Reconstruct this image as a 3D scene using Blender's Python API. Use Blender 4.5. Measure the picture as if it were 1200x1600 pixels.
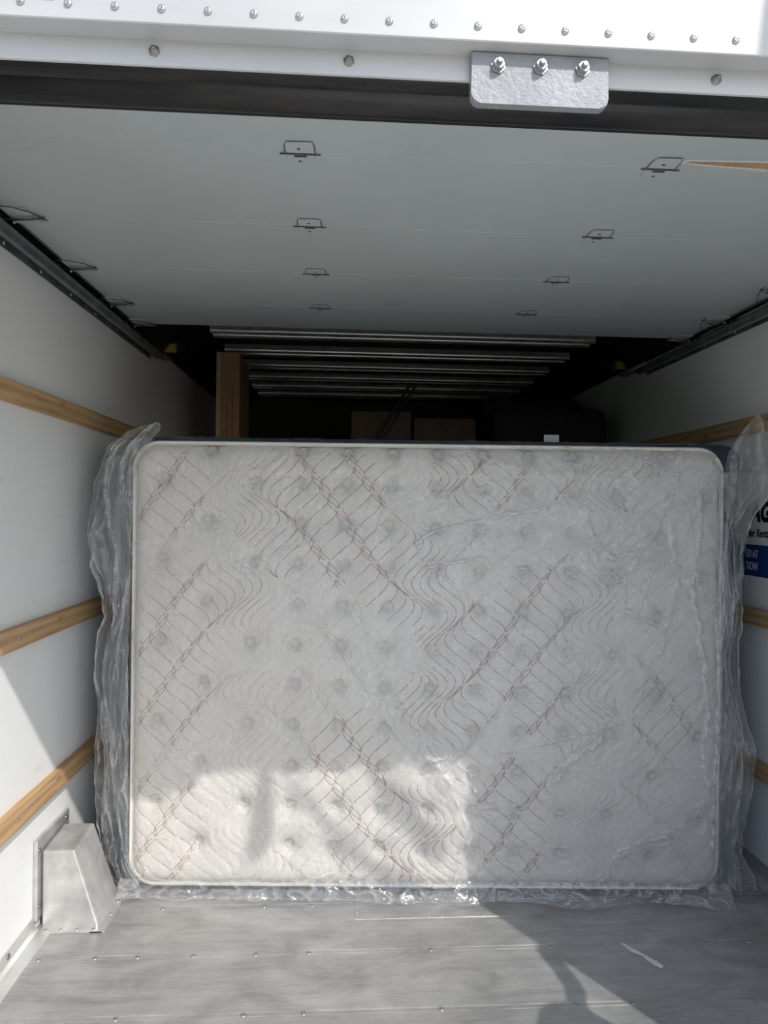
import bpy, bmesh, math, random
import numpy as np
from mathutils import Vector, Matrix
random.seed(7)
S = bpy.context.scene
for o in list(bpy.data.objects):
    bpy.data.objects.remove(o)
COL = S.collection

# ------------------------------------------------------------------ camera
cam_d = bpy.data.cameras.new('camera')
cam = bpy.data.objects.new('camera', cam_d)
COL.objects.link(cam)
Rr = Vector((0.99830253, -0.05690013, 0.01242748))
Dd = Vector((0.0121694, -0.00487992, -0.99991404))
Ff = Vector((0.05695589, 0.99836795, -0.0041792))
mw = Matrix((Rr, -Dd, -Ff)).transposed().to_4x4()
mw.translation = Vector((0, 0, 1.33))
cam.matrix_world = mw
cam_d.sensor_fit = 'VERTICAL'
cam_d.sensor_height = 32.0
cam_d.lens = 1020 / 1600 * 32.0
cam_d.clip_start = 0.02
S.camera = cam

# ------------------------------------------------------------------ world, sun, exposure
S.view_settings.view_transform = 'Standard'
S.view_settings.look = 'None'
S.view_settings.gamma = 1
S.view_settings.use_curve_mapping = False
S.view_settings.exposure = 0.43
S.cycles.transparent_max_bounces = 24
S.cycles.max_bounces = 10
S.cycles.diffuse_bounces = 6
W = bpy.data.worlds.new('sky')
S.world = W
W.use_nodes = True
nt = W.node_tree
nt.nodes.clear()
sky = nt.nodes.new('ShaderNodeTexSky')
sky.sky_type = 'NISHITA'
sky.sun_disc = False
sky.sun_elevation = math.radians(45)
sky.sun_rotation = math.radians(145)
bgk = nt.nodes.new('ShaderNodeBackground')
bgk.inputs['Strength'].default_value = 0.13
bgw = nt.nodes.new('ShaderNodeBackground')
bgw.inputs['Color'].default_value = (0.97, 0.97, 1.0, 1)
bgw.inputs['Strength'].default_value = 0.40
add = nt.nodes.new('ShaderNodeAddShader')
wo = nt.nodes.new('ShaderNodeOutputWorld')
nt.links.new(sky.outputs[0], bgk.inputs['Color'])
nt.links.new(bgk.outputs[0], add.inputs[0])
nt.links.new(bgw.outputs[0], add.inputs[1])
nt.links.new(add.outputs[0], wo.inputs['Surface'])

SUNV = Vector((-0.69, 1.0, -1.22)).normalized()
sd = bpy.data.lights.new('sun', 'SUN')
sd.energy = 2.7
sd.angle = math.radians(0.6)
sd.color = (1.0, 0.96, 0.9)
so = bpy.data.objects.new('sun', sd)
COL.objects.link(so)
so.rotation_euler = SUNV.to_track_quat('-Z', 'Y').to_euler()
so.location = (3, -4, 6)

# ------------------------------------------------------------------ helpers
def mesh_obj(name, verts, faces, mat, parent=None, smooth=False, mats=None, midx=None):
    me = bpy.data.meshes.new(name)
    me.from_pydata([tuple(v) for v in verts], [], faces)
    if mats:
        for m in mats: me.materials.append(m)
    elif mat:
        me.materials.append(mat)
    if midx is not None:
        me.polygons.foreach_set('material_index', midx)
    if smooth:
        me.polygons.foreach_set('use_smooth', [True] * len(me.polygons))
    me.update()
    o = bpy.data.objects.new(name, me)
    COL.objects.link(o)
    if parent: o.parent = parent
    return o

def bm_obj(name, bm, mat, parent=None, smooth=False):
    bmesh.ops.recalc_face_normals(bm, faces=bm.faces[:])
    me = bpy.data.meshes.new(name)
    bm.to_mesh(me); bm.free()
    if mat: me.materials.append(mat)
    if smooth: me.polygons.foreach_set('use_smooth', [True] * len(me.polygons))
    o = bpy.data.objects.new(name, me)
    COL.objects.link(o)
    if parent: o.parent = parent
    return o

def add_box(bm, x0, x1, y0, y1, z0, z1, bevel=0.0, seg=2):
    r = bmesh.ops.create_cube(bm, size=1)
    vs = r['verts']
    for v in vs:
        v.co = Vector(((x0 + x1) / 2 + v.co.x * (x1 - x0), (y0 + y1) / 2 + v.co.y * (y1 - y0), (z0 + z1) / 2 + v.co.z * (z1 - z0)))
    if bevel > 0:
        es = list({e for v in vs for e in v.link_edges})
        bmesh.ops.bevel(bm, geom=es, offset=bevel, segments=seg, affect='EDGES', profile=0.5)

def box(name, b, mat, parent=None, bevel=0.0, seg=2):
    bm = bmesh.new()
    add_box(bm, *b, bevel=bevel, seg=seg)
    return bm_obj(name, bm, mat, parent)

def tube_geo(pts, r, n=8, closed=False, flat=None):
    pts = [Vector(p) for p in pts]
    V = []; F = []
    m = len(pts)
    up = None
    for i, p in enumerate(pts):
        if closed:
            t = pts[(i + 1) % m] - pts[i - 1]
        else:
            t = pts[min(i + 1, m - 1)] - pts[max(i - 1, 0)]
        t.normalize()
        if up is None:
            up = Vector((0, 0, 1)) if abs(t.z) < 0.9 else Vector((0, 1, 0))
        a = t.cross(up).normalized(); b = a.cross(t).normalized()
        up = b
        rr = r[i] if isinstance(r, (list, tuple)) else r
        for k in range(n):
            th = 2 * math.pi * k / n
            V.append(p + a * (rr * math.cos(th)) + b * (rr * math.sin(th) * (flat or 1)))
    rng = m if closed else m - 1
    for i in range(rng):
        j = (i + 1) % m
        for k in range(n):
            l = (k + 1) % n
            F.append((i * n + k, i * n + l, j * n + l, j * n + k))
    if not closed:
        F.append(tuple(range(n))[::-1]); F.append(tuple(range((m - 1) * n, m * n)))
    return V, F

def tube(name, pts, r, mat, parent=None, n=8, closed=False, flat=None):
    V, F = tube_geo(pts, r, n, closed, flat)
    return mesh_obj(name, V, F, mat, parent, smooth=True)

def lathe_geo(prof, axis_o, axis, n=16):
    """prof: (radius, distance along axis)"""
    axis = Vector(axis).normalized()
    a = axis.orthogonal().normalized(); b = axis.cross(a)
    V = []; F = []
    for r, d in prof:
        for k in range(n):
            th = 2 * math.pi * k / n
            V.append(Vector(axis_o) + axis * d + a * (r * math.cos(th)) + b * (r * math.sin(th)))
    for i in range(len(prof) - 1):
        for k in range(n):
            l = (k + 1) % n
            F.append((i * n + k, i * n + l, (i + 1) * n + l, (i + 1) * n + k))
    F.append(tuple(range((len(prof) - 1) * n, len(prof) * n)))
    return V, F

def lathe(name, prof, o, axis, mat, parent=None, n=16):
    V, F = lathe_geo(prof, (0, 0, 0), axis, n)
    ob = mesh_obj(name, V, F, mat, parent, smooth=True)
    ob.location = o
    return ob

def extrude_profile(name, prof, x0, x1, axis, mat, parent=None, smooth=False):
    """closed 2D profile extruded along axis 'x' (prof = y,z) or 'y' (prof = x,z)"""
    V = []; n = len(prof)
    for e in (x0, x1):
        for a, b in prof:
            V.append((e, a, b) if axis == 'x' else (a, e, b))
    F = [(i, (i + 1) % n, n + (i + 1) % n, n + i) for i in range(n)]
    F += [tuple(range(n))[::-1], tuple(range(n, 2 * n))]
    bm = bmesh.new()
    vs = [bm.verts.new(v) for v in V]
    for f in F: bm.faces.new([vs[i] for i in f])
    return bm_obj(name, bm, mat, parent, smooth)

def empty(name, loc, label, cat, group=None, rz=0):
    o = bpy.data.objects.new(name, None)
    COL.objects.link(o)
    o.location = loc; o.rotation_euler = (0, 0, rz)
    o.empty_display_size = 0.1
    tag(o, label, cat, group)
    return o

def tag(o, label=None, cat=None, group=None, kind=None):
    if label: o['label'] = label
    if cat: o['category'] = cat
    if group: o['group'] = group
    if kind: o['kind'] = kind
    return o

def inst(src, name, loc, parent=None, rot=None):
    o = src.copy()
    o.name = name
    COL.objects.link(o)
    o.location = loc
    if rot is not None: o.rotation_euler = rot
    if parent: o.parent = parent
    return o

# ------------------------------------------------------------------ numpy noise
def vnoise(x, y, seed=0):
    x = np.asarray(x, float); y = np.asarray(y, float)
    xi = np.floor(x).astype(np.int64); yi = np.floor(y).astype(np.int64)
    fx = x - xi; fy = y - yi
    def h(a, b):
        n = (a * 374761393 + b * 668265263 + seed * 974634777) & 0xffffffff
        n = ((n ^ (n >> 13)) * 1274126177) & 0xffffffff
        n = n ^ (n >> 16)
        th = (n & 0xffff) / 65536.0 * 2 * np.pi
        return np.cos(th), np.sin(th)
    ux = fx * fx * fx * (fx * (fx * 6 - 15) + 10); uy = fy * fy * fy * (fy * (fy * 6 - 15) + 10)
    def d(ix, iy, dx, dy):
        gx, gy = h(ix, iy)
        return gx * dx + gy * dy
    a = d(xi, yi, fx, fy); b = d(xi + 1, yi, fx - 1, fy)
    c = d(xi, yi + 1, fx, fy - 1); e = d(xi + 1, yi + 1, fx - 1, fy - 1)
    return (a + ux * (b - a) + uy * ((c + ux * (e - c)) - (a + ux * (b - a)))) * 1.5

def ridge(x, y, seed, p=4):
    return np.clip(1 - np.abs(vnoise(x, y, seed)) * 1.6, 0, 1) ** p

# ------------------------------------------------------------------ materials
class NT:
    def __init__(self, name):
        self.m = bpy.data.materials.new(name)
        self.m.use_nodes = True
        self.t = self.m.node_tree
        self.t.nodes.clear()
        self.out = self.t.nodes.new('ShaderNodeOutputMaterial')
        self._obj = None
    def n(self, typ, ins=None, **kw):
        nd = self.t.nodes.new(typ)
        for k, v in kw.items(): setattr(nd, k, v)
        if ins:
            for k, v in ins.items(): self.set(nd, k, v)
        return nd
    def set(self, nd, k, v):
        if hasattr(v, 'is_output') or isinstance(v, bpy.types.NodeSocket):
            self.t.links.new(v, nd.inputs[k])
        else:
            nd.inputs[k].default_value = v
    def obj(self, scale=(1, 1, 1), rot=(0, 0, 0)):
        if not self._obj:
            self._obj = self.n('ShaderNodeTexCoord').outputs['Object']
        return self.n('ShaderNodeMapping', {'Vector': self._obj, 'Scale': scale, 'Rotation': rot}).outputs[0]
    def noise(self, scale=5, detail=4, rough=0.55, map=(1, 1, 1), rot=(0, 0, 0), dist=0.0):
        return self.n('ShaderNodeTexNoise', {'Vector': self.obj(map, rot), 'Scale': scale, 'Detail': detail, 'Roughness': rough, 'Distortion': dist}).outputs[0]
    def ramp(self, fac, stops):
        r = self.n('ShaderNodeValToRGB', {'Fac': fac})
        e = r.color_ramp.elements
        while len(e) < len(stops): e.new(0.5)
        for el, (p, c) in zip(e, stops):
            el.position = p
            el.color = c if len(c) == 4 else (*c, 1)
        return r.outputs[0]
    def rng(self, v, a, b, c, d):
        return self.n('ShaderNodeMapRange', {'Value': v, 'From Min': a, 'From Max': b, 'To Min': c, 'To Max': d}).outputs[0]
    def math(self, op, a, b=0.0, clamp=False):
        m = self.n('ShaderNodeMath', {0: a, 1: b}, operation=op)
        m.use_clamp = clamp
        return m.outputs[0]
    def mix(self, f, a, b):
        m = self.n('ShaderNodeMix', data_type='RGBA')
        self.set(m, 0, f); self.set(m, 6, a if not isinstance(a, tuple) else (*a[:3], 1)); self.set(m, 7, b if not isinstance(b, tuple) else (*b[:3], 1))
        return m.outputs[2]
    def bump(self, h, strength=0.3, dist=0.01):
        return self.n('ShaderNodeBump', {'Height': h, 'Strength': strength, 'Distance': dist}).outputs[0]
    def pbr(self, color, rough=0.5, metal=0.0, normal=None, **ex):
        p = self.n('ShaderNodeBsdfPrincipled')
        self.set(p, 'Base Color', (*color[:3], 1) if isinstance(color, tuple) else color)
        self.set(p, 'Roughness', rough); self.set(p, 'Metallic', metal)
        if normal is not None: self.set(p, 'Normal', normal)
        for k, v in ex.items(): self.set(p, k.replace('_', ' '), v)
        self.t.links.new(p.outputs[0], self.out.inputs[0])
        return self.m

def simple(name, c, rough=0.5, metal=0.0, var=0.12, scale=20, bump=0.1):
    t = NT(name)
    nz = t.noise(scale, 5)
    col = t.mix(t.rng(nz, 0.3, 0.7, 0, 1), tuple(x * (1 - var) for x in c), tuple(min(1, x * (1 + var)) for x in c))
    return t.pbr(col, rough, metal, t.bump(nz, bump, 0.003))

def m_wall():
    t = NT('white wall liner')
    n1 = t.noise(1.5, 4, 0.6); n2 = t.noise(30, 4, 0.6, map=(1, 0.15, 1))
    col = t.ramp(n1, [(0.3, (0.77, 0.78, 0.77)), (0.7, (0.83, 0.84, 0.83))])
    sm = t.rng(t.noise(7, 6, 0.7, map=(1, 0.6, 3)), 0.62, 0.75, 0, 0.35)
    col = t.mix(sm, col, (0.46, 0.45, 0.43))
    wv = t.noise(2.5, 2, 0.4, map=(1, 1.2, 0.25))
    return t.pbr(col, t.rng(n2, 0.3, 0.7, 0.28, 0.42), 0, t.bump(wv, 0.25, 0.02))
M_WALL = m_wall()

def m_floor():
    t = NT('scuffed aluminium floor')
    st = t.noise(9, 6, 0.65, map=(0.35, 5, 1))
    bl = t.noise(4, 6, 0.65, map=(1, 2.2, 1), dist=0.6)
    fi = t.noise(70, 3, 0.6, map=(0.2, 4, 1))
    v = t.math('ADD', t.math('MULTIPLY', st, 0.22), t.math('ADD', t.math('MULTIPLY', bl, 0.63), t.math('MULTIPLY', fi, 0.25)))
    col = t.ramp(v, [(0.32, (0.22, 0.218, 0.215)), (0.5, (0.37, 0.37, 0.365)), (0.68, (0.52, 0.52, 0.51))])
    spot = t.rng(t.noise(22, 8, 0.8), 0.64, 0.70, 0, 0.6)
    col = t.mix(spot, col, (0.17, 0.16, 0.15))
    scr = t.n('ShaderNodeTexVoronoi', {'Vector': t.obj((0.9, 5, 1), (0, 0, 0.5)), 'Scale': 3.0}, feature='DISTANCE_TO_EDGE').outputs[0]
    col = t.mix(t.math('MULTIPLY', t.rng(scr, 0.0, 0.006, 0.3, 0), t.rng(fi, 0.45, 0.6, 0, 1)), col, (0.75, 0.75, 0.74))
    return t.pbr(col, t.rng(bl, 0.3, 0.7, 0.36, 0.55), 0.6, t.bump(v, 0.15, 0.004))
M_FLOOR = m_floor()
M_ALU = simple('cast aluminium', (0.52, 0.52, 0.51), 0.42, 0.6, 0.18, 18, 0.15)
M_ALU2 = simple('aluminium extrusion', (0.62, 0.62, 0.61), 0.4, 0.6, 0.1, 12, 0.05)
M_SCREW = simple('zinc screw', (0.42, 0.42, 0.42), 0.3, 0.9, 0.2, 60, 0.1)
M_DSCREW = simple('tarnished screw', (0.22, 0.21, 0.2), 0.4, 0.8, 0.2, 60, 0.1)

def m_wood():
    t = NT('raw pine')
    g = t.noise(3, 8, 0.7, map=(14, 0.9, 14), dist=0.5)
    g2 = t.noise(20, 4, 0.6, map=(6, 0.3, 9))
    w = t.n('ShaderNodeTexWave', {'Vector': t.obj((1, 0.12, 1)), 'Scale': 9, 'Distortion': 6, 'Detail': 3, 'Detail Scale': 1.2}, bands_direction='Z').outputs[1]
    v = t.math('ADD', t.math('MULTIPLY', g, 0.6), t.math('ADD', t.math('MULTIPLY', g2, 0.25), t.math('MULTIPLY', w, 0.15)))
    col = t.ramp(v, [(0.3, (0.30, 0.175, 0.075)), (0.5, (0.47, 0.30, 0.15)), (0.7, (0.60, 0.42, 0.24))])
    k = t.rng(t.noise(5, 3, 0.5, map=(1, 1.4, 3)), 0.68, 0.74, 0, 0.7)
    col = t.mix(k, col, (0.16, 0.085, 0.04))
    return t.pbr(col, 0.6, 0, t.bump(v, 0.3, 0.003))
M_WOOD = m_wood()

def m_door():
    t = NT('grey green door paint')
    n1 = t.noise(1.8, 5, 0.6); n2 = t.noise(9, 7, 0.7, map=(0.6, 3, 1))
    col = t.ramp(n1, [(0.3, (0.42, 0.465, 0.45)), (0.7, (0.47, 0.515, 0.50))])
    col = t.mix(t.rng(n2, 0.64, 0.72, 0, 0.35), col, (0.17, 0.185, 0.18))
    sc = t.n('ShaderNodeTexVoronoi', {'Vector': t.obj((3.2, 0.8, 1), (0, 0, 0.35)), 'Scale': 1.6}, feature='DISTANCE_TO_EDGE').outputs[0]
    brk = t.rng(t.noise(3, 4, 0.6), 0.52, 0.6, 0, 1)
    col = t.mix(t.math('MULTIPLY', t.rng(sc, 0.0, 0.006, 0.4, 0), brk), col, (0.55, 0.58, 0.56))
    pe = t.noise(160, 2, 0.5)
    return t.pbr(col, 0.42, 0, t.bump(pe, 0.06, 0.002))
M_DOOR = m_door()
M_DARKGAP = simple('dark steel', (0.07, 0.072, 0.074), 0.5, 0.3, 0.3, 40)
M_TRACK = simple('grey steel track', (0.2, 0.205, 0.21), 0.38, 0.6, 0.35, 14, 0.1)
def m_rub():
    t = NT('black rubber')
    n = t.noise(6, 6, 0.7, map=(0.5, 3, 3))
    return t.pbr(t.ramp(n, [(0.42, (0.007, 0.007, 0.008)), (0.8, (0.05, 0.044, 0.038))]), 0.42, 0, t.bump(n, 0.2, 0.003))
M_RUBBER = m_rub()
M_BLACK = simple('dark painted steel', (0.008, 0.008, 0.009), 0.6, 0.0, 0.3, 12)
def m_header():
    t = NT('white painted header')
    n1 = t.noise(3, 6, 0.65, map=(0.5, 1, 2)); n2 = t.noise(25, 5, 0.7)
    col = t.ramp(n1, [(0.3, (0.41, 0.415, 0.41)), (0.7, (0.50, 0.50, 0.49))])
    col = t.mix(t.rng(n2, 0.68, 0.74, 0, 0.5), col, (0.42, 0.41, 0.39))
    return t.pbr(col, 0.38, 0.1, t.bump(n1, 0.1, 0.004))
M_HEAD = m_header()
def m_plate():
    t = NT('galvanised strike plate')
    n1 = t.noise(90, 5, 0.7, map=(1, 1, 1.2)); n2 = t.noise(12, 3)
    col = t.ramp(n2, [(0.3, (0.23, 0.24, 0.255)), (0.7, (0.31, 0.32, 0.335))])
    return t.pbr(col, t.rng(n1, 0.3, 0.7, 0.32, 0.5), 0.15, t.bump(n1, 0.7, 0.004))
M_PLATE = m_plate()
M_RED = simple('red tape', (0.55, 0.03, 0.03), 0.4, 0, 0.1)
M_YELLOW = simple('yellow bumper', (0.35, 0.27, 0.03), 0.5, 0, 0.15)
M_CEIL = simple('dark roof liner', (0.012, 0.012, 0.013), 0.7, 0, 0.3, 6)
M_BOW = simple('bare roof bow', (0.8, 0.78, 0.74), 0.28, 0.8, 0.1, 12, 0.05)
M_INK = simple('black print', (0.01, 0.01, 0.01), 0.5, 0, 0.05)
M_BLUE = simple('blue print', (0.012, 0.045, 0.2), 0.45, 0, 0.05)
M_PRINTW = simple('white print', (0.6, 0.62, 0.66), 0.5, 0, 0.03)
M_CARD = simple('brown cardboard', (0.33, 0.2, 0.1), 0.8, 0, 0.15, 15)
M_CARD2 = simple('shade-darkened cardboard', (0.11, 0.078, 0.055), 0.85, 0, 0.15, 15)  # carton colour darkened to stand in for the unlit interior
M_CARDINK = simple('box print', (0.03, 0.02, 0.02), 0.8, 0, 0.05)
M_TAPE = simple('packing tape', (0.45, 0.33, 0.2), 0.3, 0, 0.05)
M_CONC = simple('pale concrete', (0.70, 0.685, 0.66), 0.85, 0, 0.15, 3, 0.3)
M_BARK = simple('bark', (0.12, 0.08, 0.05), 0.9, 0, 0.3, 12, 0.6)
M_LEAF = simple('leaf green', (0.06, 0.12, 0.03), 0.6, 0, 0.3, 12, 0.2)
M_SOFA = simple('black upholstery', (0.012, 0.012, 0.014), 0.85, 0, 0.3, 30, 0.3)

def m_ticking():
    t = NT('white mattress ticking')
    f = t.noise(260, 2, 0.6, map=(1, 1, 0.35)); n1 = t.noise(2.5, 4)
    col = t.ramp(n1, [(0.3, (0.63, 0.60, 0.555)), (0.7, (0.69, 0.66, 0.615))])
    return t.pbr(col, 0.85, 0, t.bump(f, 0.25, 0.002), Sheen_Weight=0.2)
M_TICK = m_ticking()
M_PIPE = simple('ivory piping', (0.78, 0.74, 0.68), 0.8, 0, 0.05, 80, 0.2)
M_THREAD = simple('rust brown thread', (0.36, 0.20, 0.15), 0.8, 0, 0.15, 90)
M_THREADP = simple('faded thread', (0.62, 0.55, 0.51), 0.8, 0, 0.1, 90)
def m_navy():
    t = NT('navy side border')
    n1 = t.noise(8, 5, 0.6); f = t.noise(180, 2, 0.5)
    col = t.ramp(n1, [(0.3, (0.028, 0.038, 0.058)), (0.7, (0.05, 0.064, 0.09))])
    return t.pbr(col, 0.7, 0, t.bump(t.math('ADD', t.math('MULTIPLY', n1, 0.8), t.math('MULTIPLY', f, 0.2)), 0.5, 0.02))
M_NAVY = m_navy()
def m_tag():
    t = NT('care tag')
    w = t.n('ShaderNodeTexWave', {'Vector': t.obj((1, 1, 1)), 'Scale': 42}, bands_direction='Z').outputs[1]
    col = t.mix(t.rng(w, 0.75, 0.9, 0, 0.5), (0.5, 0.5, 0.5), (0.25, 0.25, 0.26))
    return t.pbr(col, 0.8)
M_TAG = m_tag()

def m_film(name, base=0.12, gain=0.45, gl=1.0, bs=0.8):
    t = NT(name)
    at = t.n('ShaderNodeAttribute', attribute_name='haze').outputs['Fac']
    fine = t.n('ShaderNodeTexVoronoi', {'Vector': t.obj((1, 1, 1)), 'Scale': 9.0}, feature='DISTANCE_TO_EDGE')
    wob = t.noise(6, 4, 0.6)
    n1 = t.noise(16, 5, 0.6, map=(1, 1, 0.55), rot=(0, 0.5, 0), dist=1.2)
    n2 = t.noise(45, 4, 0.6, dist=1.5)
    wrp = t.n('ShaderNodeVectorMath', {0: t.obj((1, 1, 0.7), (0, 0.4, 0)), 1: t.n('ShaderNodeTexNoise', {'Vector': t.obj(), 'Scale': 5.0, 'Detail': 3.0}).outputs[1]}, operation='ADD').outputs[0]
    v1 = t.n('ShaderNodeTexVoronoi', {'Vector': wrp, 'Scale': 13.0}, feature='DISTANCE_TO_EDGE').outputs[0]
    v2 = t.n('ShaderNodeTexVoronoi', {'Vector': wrp, 'Scale': 42.0}, feature='DISTANCE_TO_EDGE').outputs[0]
    hgt = t.math('ADD', t.math('ADD', t.math('MULTIPLY', n1, 0.45), t.math('MULTIPLY', n2, 0.15)), t.math('ADD', t.math('MULTIPLY', v1, 0.6), t.math('MULTIPLY', v2, 0.2)))
    nor = t.bump(hgt, bs, 0.016)
    cl = t.rng(t.noise(2.2, 3, 0.5), 0.35, 0.7, 0.7, 1.35)
    hz = t.math('MULTIPLY', t.math('ADD', t.math('MULTIPLY', at, gain), base), cl, clamp=True)
    tr = t.n('ShaderNodeBsdfTransparent', {'Color': (0.985, 0.985, 0.985, 1)})
    df = t.n('ShaderNodeBsdfDiffuse', {'Color': (0.80, 0.82, 0.84, 1), 'Normal': nor})
    tl = t.n('ShaderNodeBsdfTranslucent', {'Color': (0.80, 0.82, 0.84, 1), 'Normal': nor})
    m1 = t.n('ShaderNodeMixShader', {0: 0.42, 1: df.outputs[0], 2: tl.outputs[0]})
    m2 = t.n('ShaderNodeMixShader', {0: hz, 1: tr.outputs[0], 2: m1.outputs[0]})
    geo = t.n('ShaderNodeNewGeometry')
    dt = t.n('ShaderNodeVectorMath', {0: nor, 1: geo.outputs['Incoming']}, operation='DOT_PRODUCT').outputs['Value']
    fr = t.math('ADD', t.math('MULTIPLY', t.math('POWER', t.math('SUBTRACT', 1.0, t.math('ABSOLUTE', dt), clamp=True), 5.0), 0.9), 0.10)
    g = t.n('ShaderNodeBsdfGlossy', {'Color': (1, 1, 1, 1), 'Roughness': 0.06, 'Normal': nor})
    m3 = t.n('ShaderNodeMixShader', {0: t.math('MULTIPLY', fr, gl, clamp=True), 1: m2.outputs[0], 2: g.outputs[0]})
    t.t.links.new(m3.outputs[0], t.out.inputs[0])
    return t.m
M_FILM = m_film('clear plastic film', 0.13, 0.6, 1.0)
M_FILM2 = m_film('crumpled plastic film', 0.06, 0.6, 0.95, 0.4)

# ------------------------------------------------------------------ setting: outside ground and truck box
XL, XR = -0.96, 1.545
Y0, Y1 = 0.946, 5.7
tag(box('ground', (-9, 9, -5, 9, -0.95, -0.85), M_CONC), kind='structure')
tag(box('ground', (-9, 9, -14, -5.001, -0.95, -0.85), simple('darkened far ground', (0.06, 0.06, 0.062), 0.9, 0, 0.2, 8, 0.5)), kind='structure')  # unseen far ground, made dark to cut low light into the box

# floor: planks with shallow grooves, in one mesh
bm = bmesh.new()
ys = [0.90, 1.022, 1.258, 1.494, 1.730, 1.966, 2.202]
while ys[-1] < Y1: ys.append(ys[-1] + 0.236)
for a, b in zip(ys[:-1], ys[1:]):
    add_box(bm, XL, XR, a + 0.0008, b - 0.0008, -0.03, 0.0, bevel=0.0022, seg=2)
    add_box(bm, XL, XR, b - 0.0145, b - 0.0125, -0.01, 0.0009)
    add_box(bm, XL, XR, a - 0.01, b + 0.0, -0.045, -0.005)
floor = tag(bm_obj('floor', bm, M_FLOOR), kind='structure')
# floor screws
scr_prof = [(0.0075, 0.0), (0.0072, 0.0012), (0.005, 0.0022), (0.003, 0.0022), (0.0026, 0.0010), (0.0, 0.0010)]
fs0 = lathe('floor_screw', scr_prof, (0, 0, 0), (0, 0, 1), M_SCREW, floor, 12)
rows = {2.19: [-0.592, -0.26, -0.101, 0.639, 0.789, 1.30], 1.956: [-0.884, -0.722, -0.6, -0.438, -0.255, -0.098, 0.27, 0.637, 0.792, 0.978, 1.135, 1.261],
        1.722: [-0.583, -0.255, -0.098, 0.268, 0.633, 0.792, 1.122]}
first = True
for y, xs in rows.items():
    for x in xs:
        if first: fs0.location = (x, y, 0); first = False
        else: inst(fs0, 'floor_screw', (x, y, 0.0))
# access panel (riveted insert plate)
ap = box('floor_patch_plate', (0.041, 0.572, 2.108, 2.46, -0.002, 0.0016), M_FLOOR, floor, bevel=0.0008, seg=1)
rv = lathe('rivet', [(0.004, 0), (0.0035, 0.0012), (0.0015, 0.002), (0, 0.002)], (0, 0, 0), (0, 0, 1), M_SCREW, ap, 8)
k = 0
for i in range(12):
    p = (0.06 + i * 0.0445, 2.116, 0.0016)
    if k == 0: rv.location = p
    else: inst(rv, 'rivet', p)
    k += 1
for i in range(3):
    inst(rv, 'rivet', (0.049, 2.145 + i * 0.035, 0.0016))
# torn paper residue stuck on floor
def poly_strip(name, pts, w, mat, parent, nrm=(0, 0, 1)):
    pts = [Vector(p) for p in pts]; V = []; F = []
    nrm = Vector(nrm)
    for i, p in enumerate(pts):
        t = (pts[min(i + 1, len(pts) - 1)] - pts[max(i - 1, 0)]).normalized()
        s = t.cross(nrm).normalized()
        ww = w[i] if isinstance(w, (list, tuple)) else w
        V += [p + s * ww, p - s * ww]
    for i in range(len(pts) - 1):
        F.append((2 * i, 2 * i + 1, 2 * i + 3, 2 * i + 2))
    o = mesh_obj(name, V, F, mat, parent)
    sm = o.modifiers.new('th', 'SOLIDIFY'); sm.thickness = 0.0006; sm.offset = 0
    return o
M_PAPER = simple('paper residue', (0.62, 0.63, 0.64), 0.8, 0, 0.15, 60)
poly_strip('tape_residue', [(0.863, 1.962, 0.0012), (0.880, 1.93, 0.0012), (0.905, 1.905, 0.0012), (0.925, 1.87, 0.0012), (0.937, 1.852, 0.0012)], [0.004, 0.009, 0.006, 0.011, 0.008], M_PAPER, floor)

# walls
box_w = lambda n, b, m: tag(box(n, b, m), kind='structure')
wl = box_w('wall_left', (XL - 0.05, XL, Y0, Y1, -0.03, 2.36), M_WALL)
wr = box_w('wall_right', (XR, XR + 0.05, Y0, Y1, -0.03, 2.36), M_WALL)
box_w('wall_far', (XL - 0.05, XR + 0.05, Y1, Y1 + 0.05, -0.03, 2.4), simple('dark front wall', (0.05, 0.05, 0.05), 0.8))  # one even dark colour over the whole wall
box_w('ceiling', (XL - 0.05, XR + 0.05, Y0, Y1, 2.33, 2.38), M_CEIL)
# dark roof rails along the top of both side walls
for nm, x0, x1 in (('trim_1', XL, XL + 0.05), ('trim_2', XR - 0.05, XR)):
    s = 1 if x0 < 0 else -1
    xw = XL if s > 0 else XR
    prof = [(xw, 2.118), (xw + s * 0.02, 2.118), (xw + s * 0.05, 2.16), (xw + s * 0.22, 2.30), (xw + s * 0.22, 2.34), (xw, 2.34)]
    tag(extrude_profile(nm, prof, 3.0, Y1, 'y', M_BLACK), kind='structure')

# rear frame: header and jambs
head = tag(extrude_profile('trim_3', [(0.946, 2.62), (0.946, 2.0165), (0.9475, 2.015), (0.979, 2.015), (0.979, 1.9775), (0.9815, 1.9765), (0.984, 1.9775), (0.984, 2.03), (1.0, 2.16), (1.0, 2.62)], XL - 0.05, XR + 0.05, 'x', M_HEAD), kind='structure')
extrude_profile('rubber_header_seal', [(1.08 + 0.036 * math.cos(a), 2.060 + 0.036 * math.sin(a)) for a in np.linspace(0, 2 * math.pi, 25)[:-1]], -0.94, 1.52, 'x', M_RUBBER, head, True)
box('sky_block_plate', (XL, XR, 0.99, 1.30, 2.125, 2.14), M_BLACK, head)  # added black plate, keeps sky from leaking in above the seals
box('seal_lip', (XL + 0.01, XR - 0.01, 0.985, 1.06, 2.035, 2.045), M_RUBBER, head)
rprof = [(0.0058, 0), (0.0056, 0.0012), (0.0046, 0.0026), (0.0025, 0.0034), (0.0012, 0.0034), (0.001, 0.0022), (0, 0.0022)]
r0 = lathe('rivet', rprof, (-0.465, 0.946, 2.036), (0, -1, 0), M_SCREW, head, 14)
for i in range(-3, 22):
    if i == 0: continue
    inst(r0, 'rivet', (-0.465 + 0.06475 * i, 0.946, 2.036))
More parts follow.
